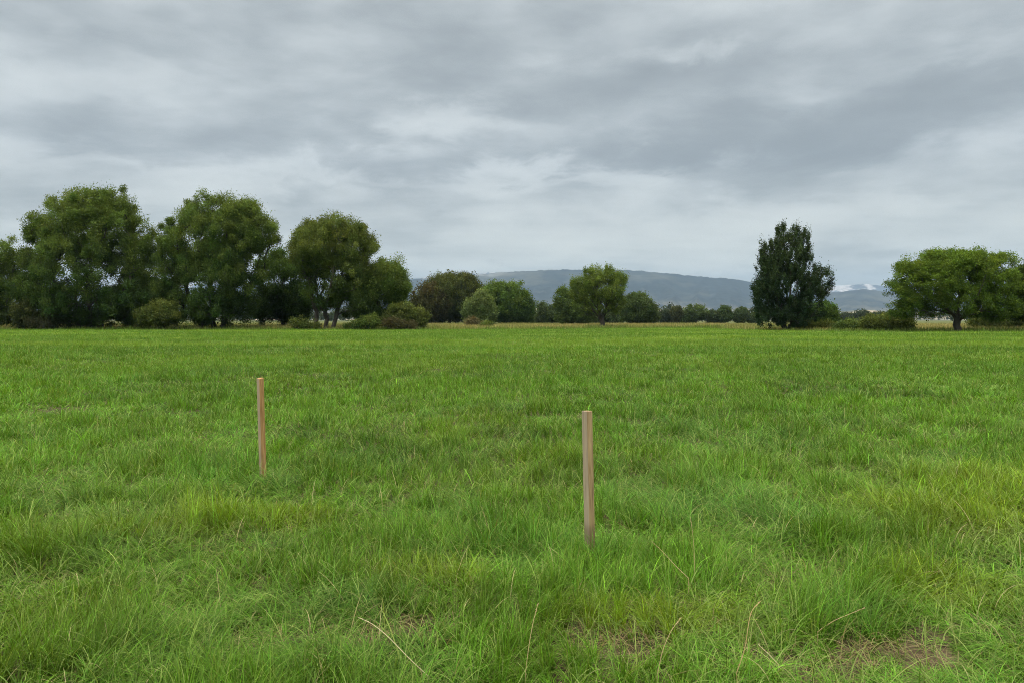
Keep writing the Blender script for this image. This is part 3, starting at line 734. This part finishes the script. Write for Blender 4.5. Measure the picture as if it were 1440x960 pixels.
# ------------------------------------------------------------------ hills
def hill(name, sky, d_ridge, d_base, d_back, fold, seed, colf, label, na=900, nd=110, u0=-1.25, u1=1.25):
    px = np.array([p[0] for p in sky], float); py = np.array([p[1] for p in sky], float)
    u = np.linspace(u0, u1, na); t = np.linspace(0, 1.25, nd)
    U, Tt = np.meshgrid(u, t, indexing='ij')
    H = EYE + d_ridge * (HY - np.interp(U * F + CX, px, py)) / F
    D = np.where(Tt < 1, d_base + (d_ridge - d_base) * Tt, d_ridge + (d_back - d_ridge) * (Tt - 1) / .25)
    warp = (fbm2(U * 9, Tt * 1.5, seed, 3) - .5) * .10
    prof = np.where(Tt < 1, Tt ** 1.25, 1 - (Tt - 1) * 1.2)
    x = (U + warp * (Tt < 1) * (1 - Tt)) * D
    rid = 1 - np.abs(2 * fbm2(U * 26 + warp * 20, Tt * 2.2, seed + 5, 4) - 1)
    rid2 = 1 - np.abs(2 * fbm2(U * 70, Tt * 5, seed + 9, 3) - 1)
    env = np.clip(np.sin(np.clip(Tt, 0, 1) * np.pi), 0, 1)
    Z = H * prof * (1 + 0 * U) - fold * H * env * (1 - rid) * 1.1 - fold * .35 * H * env * (1 - rid2)
    Z = Z + (Tt > .97) * (fbm2(U * 160, Tt * 3, seed + 11, 4, .65) - .5) * H * .035
    Z[:, 0] = -5
    V = np.column_stack([x.ravel(), D.ravel(), Z.ravel()])
    i, j = np.meshgrid(np.arange(na - 1), np.arange(nd - 1), indexing='ij'); i, j = i.ravel(), j.ravel()
    q = np.column_stack([i * nd + j, (i + 1) * nd + j, (i + 1) * nd + j + 1, i * nd + j + 1])
    col = colf(V, (Z / H.max()).ravel(), U.ravel(), Tt.ravel())
    me = mesh_from(name, V, q.ravel(), np.full(len(q), 4), M_HILL, col, True)
    return link(name, me, kind='structure', label=label)

SKY_MAIN = [(-900, 430), (-200, 415), (200, 405), (480, 404), (560, 396), (575, 394), (600, 391), (640, 389), (660, 387), (700, 383.5), (740, 381), (780, 379.5), (830, 380), (860, 379.5), (900, 381), (930, 384), (960, 387), (985, 389), (1000, 391), (1020, 391), (1040, 394), (1062, 399), (1100, 406), (1140, 411), (1165, 412), (1190, 410), (1215, 406.5), (1240, 410), (1270, 413), (1330, 416), (1440, 420), (2000, 425), (2400, 430)]
def col_main(V, h, U, T):
    n = len(V); a = fbm2(V[:, 0] / 900, V[:, 1] / 900, 301, 4); b = fbm2(V[:, 0] / 250, V[:, 1] / 250, 302, 3)
    c = lerp(np.repeat(C(.022, .031, .032), n, 0), C(.06, .066, .055), smooth(.42, .68, a * .6 + b * .4))
    c = lerp(c, C(.15, .13, .09), smooth(.30, .02, h + (a - .5) * .35) * smooth(.40, .6, b) * .8)
    c = lerp(c, C(.30, .30, .31), smooth(.9, .99, T) * smooth(760, 600, U * F + CX) * smooth(.45, .6, b) * (T <= 1.02))
    return c
hill('hills', SKY_MAIN, 9500, 5600, 11500, .16, 31, col_main, 'long flat topped blue hills across the middle of the horizon')
SKY_FAR = [(-1200, 415), (0, 402), (500, 398), (570, 393), (620, 389), (660, 385.5), (700, 382.5), (720, 384), (800, 400), (1000, 410), (1100, 408), (1150, 404), (1170, 402), (1185, 401.5), (1200, 401), (1212, 399), (1225, 400.5), (1240, 402.5), (1260, 404), (1300, 403), (1440, 406), (2600, 420)]
def col_far(V, h, U, T):
    n = len(V); b = fbm2(V[:, 0] / 500, V[:, 1] / 700, 311, 4)
    c = np.repeat(C(.07, .08, .09), n, 0)
    return lerp(c, C(.33, .32, .32), smooth(.88, 1.0, T * .9 + (b - .5) * 1.3 + (fbm2(V[:, 0] / 120, V[:, 1] / 250, 312, 3) - .5) * 1.1))
hill('mountains', SKY_FAR, 14800, 12800, 15900, .14, 57, col_far, 'distant snow capped mountains showing behind the blue hills')
SKY_LOW = [(-900, 444), (0, 446), (500, 444), (700, 438), (740, 434), (780, 432), (815, 436), (860, 440), (900, 439), (920, 436.5), (940, 434.5), (960, 436), (990, 440), (1100, 441), (1180, 438), (1220, 436), (1260, 438), (1440, 442), (2400, 445)]
def col_low(V, h, U, T):
    n = len(V); b = fbm2(V[:, 0] / 160, V[:, 1] / 220, 321, 4)
    return lerp(np.repeat(C(.09, .095, .06), n, 0), C(.36, .29, .19), smooth(.42, .6, b))
hill('foothills', SKY_LOW, 5200, 3600, 6000, .10, 77, col_low, 'low tan foothills in front of the blue hills', na=360, nd=40)

# ------------------------------------------------------------------ haze
def haze():
    x, y0, y1, zb, zt = 17000, -17000, 17000, -6.5, 1000
    v = np.array([(sx * x, y, z) for z in (zb, zt) for (sx, y) in ((-1, y0), (1, y0), (1, y1), (-1, y1))], float)
    f = [3, 2, 1, 0, 4, 5, 6, 7, 0, 1, 5, 4, 1, 2, 6, 5, 2, 3, 7, 6, 3, 0, 4, 7]
    m, nt, out = new_mat('haze_air')
    pv = N(nt, 'ShaderNodeVolumePrincipled'); pv.inputs['Color'].default_value = (.47, .69, .98, 1); pv.inputs['Density'].default_value = HAZE
    nt.links.new(pv.outputs[0], out.inputs['Volume'])
    link('haze', mesh_from('haze', v, f, [4] * 6, m), kind='stuff', label='thin blue air haze over the whole landscape')
HAZE = 4.0e-5
haze()

# ------------------------------------------------------------------ sky and light
SUN_EL, SUN_AZ = math.radians(52), math.radians(215)      # azimuth clockwise from the view direction (+Y)
def sky():
    w = bpy.data.worlds.new('World'); scene.world = w; w.use_nodes = True
    nt = w.node_tree; nt.nodes.clear()
    out = nt.nodes.new('ShaderNodeOutputWorld'); bg = nt.nodes.new('ShaderNodeBackground'); bg.inputs[1].default_value = .1
    nt.links.new(bg.outputs[0], out.inputs[0])
    st = nt.nodes.new('ShaderNodeTexSky'); st.sky_type = 'NISHITA'; st.sun_disc = False; st.sun_elevation = SUN_EL; st.sun_rotation = SUN_AZ
    tc = nt.nodes.new('ShaderNodeTexCoord'); sp = nt.nodes.new('ShaderNodeSeparateXYZ'); nt.links.new(tc.outputs['Generated'], sp.inputs[0])
    X, Y, Z = sp.outputs
    u = mth(nt, 'ARCTAN2', X, Y); v = mth(nt, 'ARCSINE', Z)
    zz = mth(nt, 'ADD', mth(nt, 'MAXIMUM', Z, 0.0), .13)
    cp = nt.nodes.new('ShaderNodeCombineXYZ'); nt.links.new(mth(nt, 'DIVIDE', X, zz), cp.inputs[0]); nt.links.new(mth(nt, 'DIVIDE', Y, zz), cp.inputs[1])
    def noise(scale, det, rough, loc, dist=0., sc=(1, 1, 1)):
        mp = nt.nodes.new('ShaderNodeMapping'); mp.inputs['Location'].default_value = loc; mp.inputs['Scale'].default_value = sc
        nt.links.new(cp.outputs[0], mp.inputs[0])
        n = N(nt, 'ShaderNodeTexNoise', Scale=scale, Detail=det, Roughness=rough, Distortion=dist); nt.links.new(mp.outputs[0], n.inputs[0]); return n.outputs[0]
    big = noise(.42, 5., .5, (3.1, 8.2, 0), .3, (.8, 1., 1)); mid = noise(1.3, 6., .52, (11.3, 2.7, 0), .25, (.8, 1.1, 1)); fine = noise(4.5, 4., .5, (1.3, 9.7, 0), .2, (.7, 1.2, 1))
    cv = nt.nodes.new('ShaderNodeCombineXYZ'); nt.links.new(u, cv.inputs[0]); nt.links.new(mth(nt, 'POWER', mth(nt, 'ADD', mth(nt, 'MAXIMUM', v, 0.0), .02), .8), cv.inputs[1])
    def lump(sc, det, rough, loc, dist):
        mp = nt.nodes.new('ShaderNodeMapping'); mp.inputs['Location'].default_value = loc; mp.inputs['Scale'].default_value = sc
        nt.links.new(cv.outputs[0], mp.inputs[0])
        n = N(nt, 'ShaderNodeTexNoise', Scale=1.0, Detail=det, Roughness=rough, Distortion=dist); nt.links.new(mp.outputs[0], n.inputs[0]); return n.outputs[0]
    l1 = lump((5.0, 11.5, 1), 6., .47, (2.3, 5.1, 0), .22); l2 = lump((12., 40., 1), 4., .5, (7.7, 1.9, 0), .25)
    # warp for the large masses
    wu = mth(nt, 'ADD', u, mth(nt, 'MULTIPLY', mth(nt, 'SUBTRACT', lump((5., 12., 1), 5., .6, (9., 3., 0), .3), .5), .45)); wv = mth(nt, 'ADD', v, mth(nt, 'MULTIPLY', mth(nt, 'SUBTRACT', lump((6., 14., 1), 5., .6, (1., 13., 0), .3), .5), .16))
    s = mth(nt, 'ADD', mth(nt, 'MULTIPLY', mth(nt, 'SUBTRACT', big, .5), .6), mth(nt, 'MULTIPLY', mth(nt, 'SUBTRACT', mid, .5), .6))
    s = mth(nt, 'ADD', s, mth(nt, 'MULTIPLY', mth(nt, 'SUBTRACT', fine, .5), .3))
    s = mth(nt, 'ADD', s, mth(nt, 'MULTIPLY', mth(nt, 'SUBTRACT', l1, .5), 1.55)); s = mth(nt, 'ADD', s, mth(nt, 'MULTIPLY', mth(nt, 'SUBTRACT', l2, .5), .42))
    blobs = [(1100, 195, 260, 42, -.34), (1380, 110, 190, 60, -.20), (600, 225, 150, 30, -.20), (850, 110, 260, 50, -.18), (330, 190, 260, 32, -.16), (980, 215, 90, 22, -.12), (700, 20, 500, 30, -.05), (120, 30, 300, 60, -.12), (1180, 190, 150, 26, -.12), (780, 150, 120, 26, -.14), (950, 170, 100, 24, -.10), (1300, 130, 120, 26, -.12),
             (640, 165, 120, 26, .30), (990, 65, 80, 16, .24), (60, 225, 150, 22, .20), (230, 85, 110, 18, .08), (50, 120, 110, 26, .10), (720, 255, 160, 14, .26), (900, 240, 90, 14, .20), (480, 95, 80, 26, .10), (650, 330, 700, 50, .17), (360, 250, 160, 12, .16), (1440, 230, 200, 40, .04), (1250, 330, 320, 30, .06), (1180, 265, 260, 16, -.10), (90, 305, 160, 16, -.16), (1360, 300, 180, 16, .04), (700, 365, 900, 12, .10), (470, 270, 130, 10, -.08)]
    for (px, py, rx, ry, a) in blobs:
        u0 = math.atan((px - CX) / F); v0 = math.atan((HY - py) / F * math.cos(u0)); su = rx / F; sv = ry / F
        du = mth(nt, 'DIVIDE', mth(nt, 'SUBTRACT', wu, u0), su); dv = mth(nt, 'DIVIDE', mth(nt, 'SUBTRACT', wv, v0), sv)
        e = mth(nt, 'POWER', 2.718, mth(nt, 'MULTIPLY', mth(nt, 'ADD', mth(nt, 'MULTIPLY', du, du), mth(nt, 'MULTIPLY', dv, dv)), -1.0))
        s = mth(nt, 'MULTIPLY_ADD', e, a * 1.3, s)
    val = mth(nt, 'ADD', mth(nt, 'MULTIPLY', mth(nt, 'TANH', mth(nt, 'MULTIPLY', mth(nt, 'ADD', s, .02), 1.55)), .44), .50)
    rp = nt.nodes.new('ShaderNodeValToRGB'); nt.links.new(val, rp.inputs[0])
    cr = rp.color_ramp; cr.interpolation = 'B_SPLINE'
    cr.elements[0].position = 0.0; cr.elements[0].color = (.198, .223, .236, 1)
    cr.elements[1].position = 1.0; cr.elements[1].color = (.57, .605, .600, 1)
    e = cr.elements.new(.30); e.color = (.275, .305, .320, 1)
    e = cr.elements.new(.60); e.color = (.420, .455, .468, 1)
    # brighter overhead than near the horizon, as an overcast sky is
    zen = N(nt, 'ShaderNodeMapRange'); zen.inputs[1].default_value = .42; zen.inputs[2].default_value = .95; zen.inputs[3].default_value = 1.0; zen.inputs[4].default_value = ZEN; zen.interpolation_type = 'SMOOTHSTEP'
    nt.links.new(Z, zen.inputs[0])
    sc = nt.nodes.new('ShaderNodeVectorMath'); sc.operation = 'SCALE'; warm = N(nt, 'ShaderNodeMapRange'); warm.inputs[1].default_value = .4; warm.inputs[2].default_value = .8; nt.links.new(Z, warm.inputs[0])
    low = N(nt, 'ShaderNodeMapRange'); low.inputs[1].default_value = .20; low.inputs[2].default_value = .03; nt.links.new(Z, low.inputs[0])
    nt.links.new(mixcol(nt, low.outputs[0], mixcol(nt, warm.outputs[0], rp.outputs[0], mixcol(nt, 1.0, rp.outputs[0], (1.12, 1.0, .86), 'MULTIPLY')), mixcol(nt, 1.0, rp.outputs[0], (1.05, 1.0, .88), 'MULTIPLY')), sc.inputs[0]); nt.links.new(mth(nt, 'MULTIPLY', zen.outputs[0], 10.0 * SKYK), sc.inputs['Scale'])
    c = mixcol(nt, .97, st.outputs[0], sc.outputs[0])
    nt.links.new(c, bg.inputs[0])
    l = bpy.data.lights.new('sun', 'SUN'); l.energy = 1.5; l.angle = math.radians(25); l.color = (1.0, .965, .91)
    o = bpy.data.objects.new('sun', l); COL.objects.link(o)
    from mathutils import Vector
    dirv = Vector((math.sin(SUN_AZ) * math.cos(SUN_EL), math.cos(SUN_AZ) * math.cos(SUN_EL), math.sin(SUN_EL)))
    o.rotation_euler = dirv.to_track_quat('Z', 'Y').to_euler(); o.location = (0, -20, 40)
ZEN, SKYK = 5.4, 1.0
sky()

# ------------------------------------------------------------------ camera and render
cam = bpy.data.cameras.new('camera'); cam.sensor_width = 36; cam.lens = 36 * F / 1440
cam.shift_y = (HY - 480) / 1440; cam.clip_start = .05; cam.clip_end = 80000
co = bpy.data.objects.new('camera', cam); COL.objects.link(co); co.location = (0, 0, EYE); co.rotation_euler = (math.pi / 2, 0, 0)
scene.camera = co
scene.view_settings.view_transform = 'Standard'; scene.view_settings.look = 'None'
scene.view_settings.exposure = 0.5; scene.view_settings.gamma = 1.0
scene.render.engine = 'CYCLES'
cy = scene.cycles
cy.max_bounces = 6; cy.diffuse_bounces = 3; cy.glossy_bounces = 2; cy.transmission_bounces = 3; cy.volume_bounces = 0; cy.transparent_max_bounces = 4
cy.use_adaptive_sampling = True; cy.adaptive_threshold = .02; cy.use_denoising = True; cy.filter_width = 1.05; cy.denoising_prefilter = 'NONE'
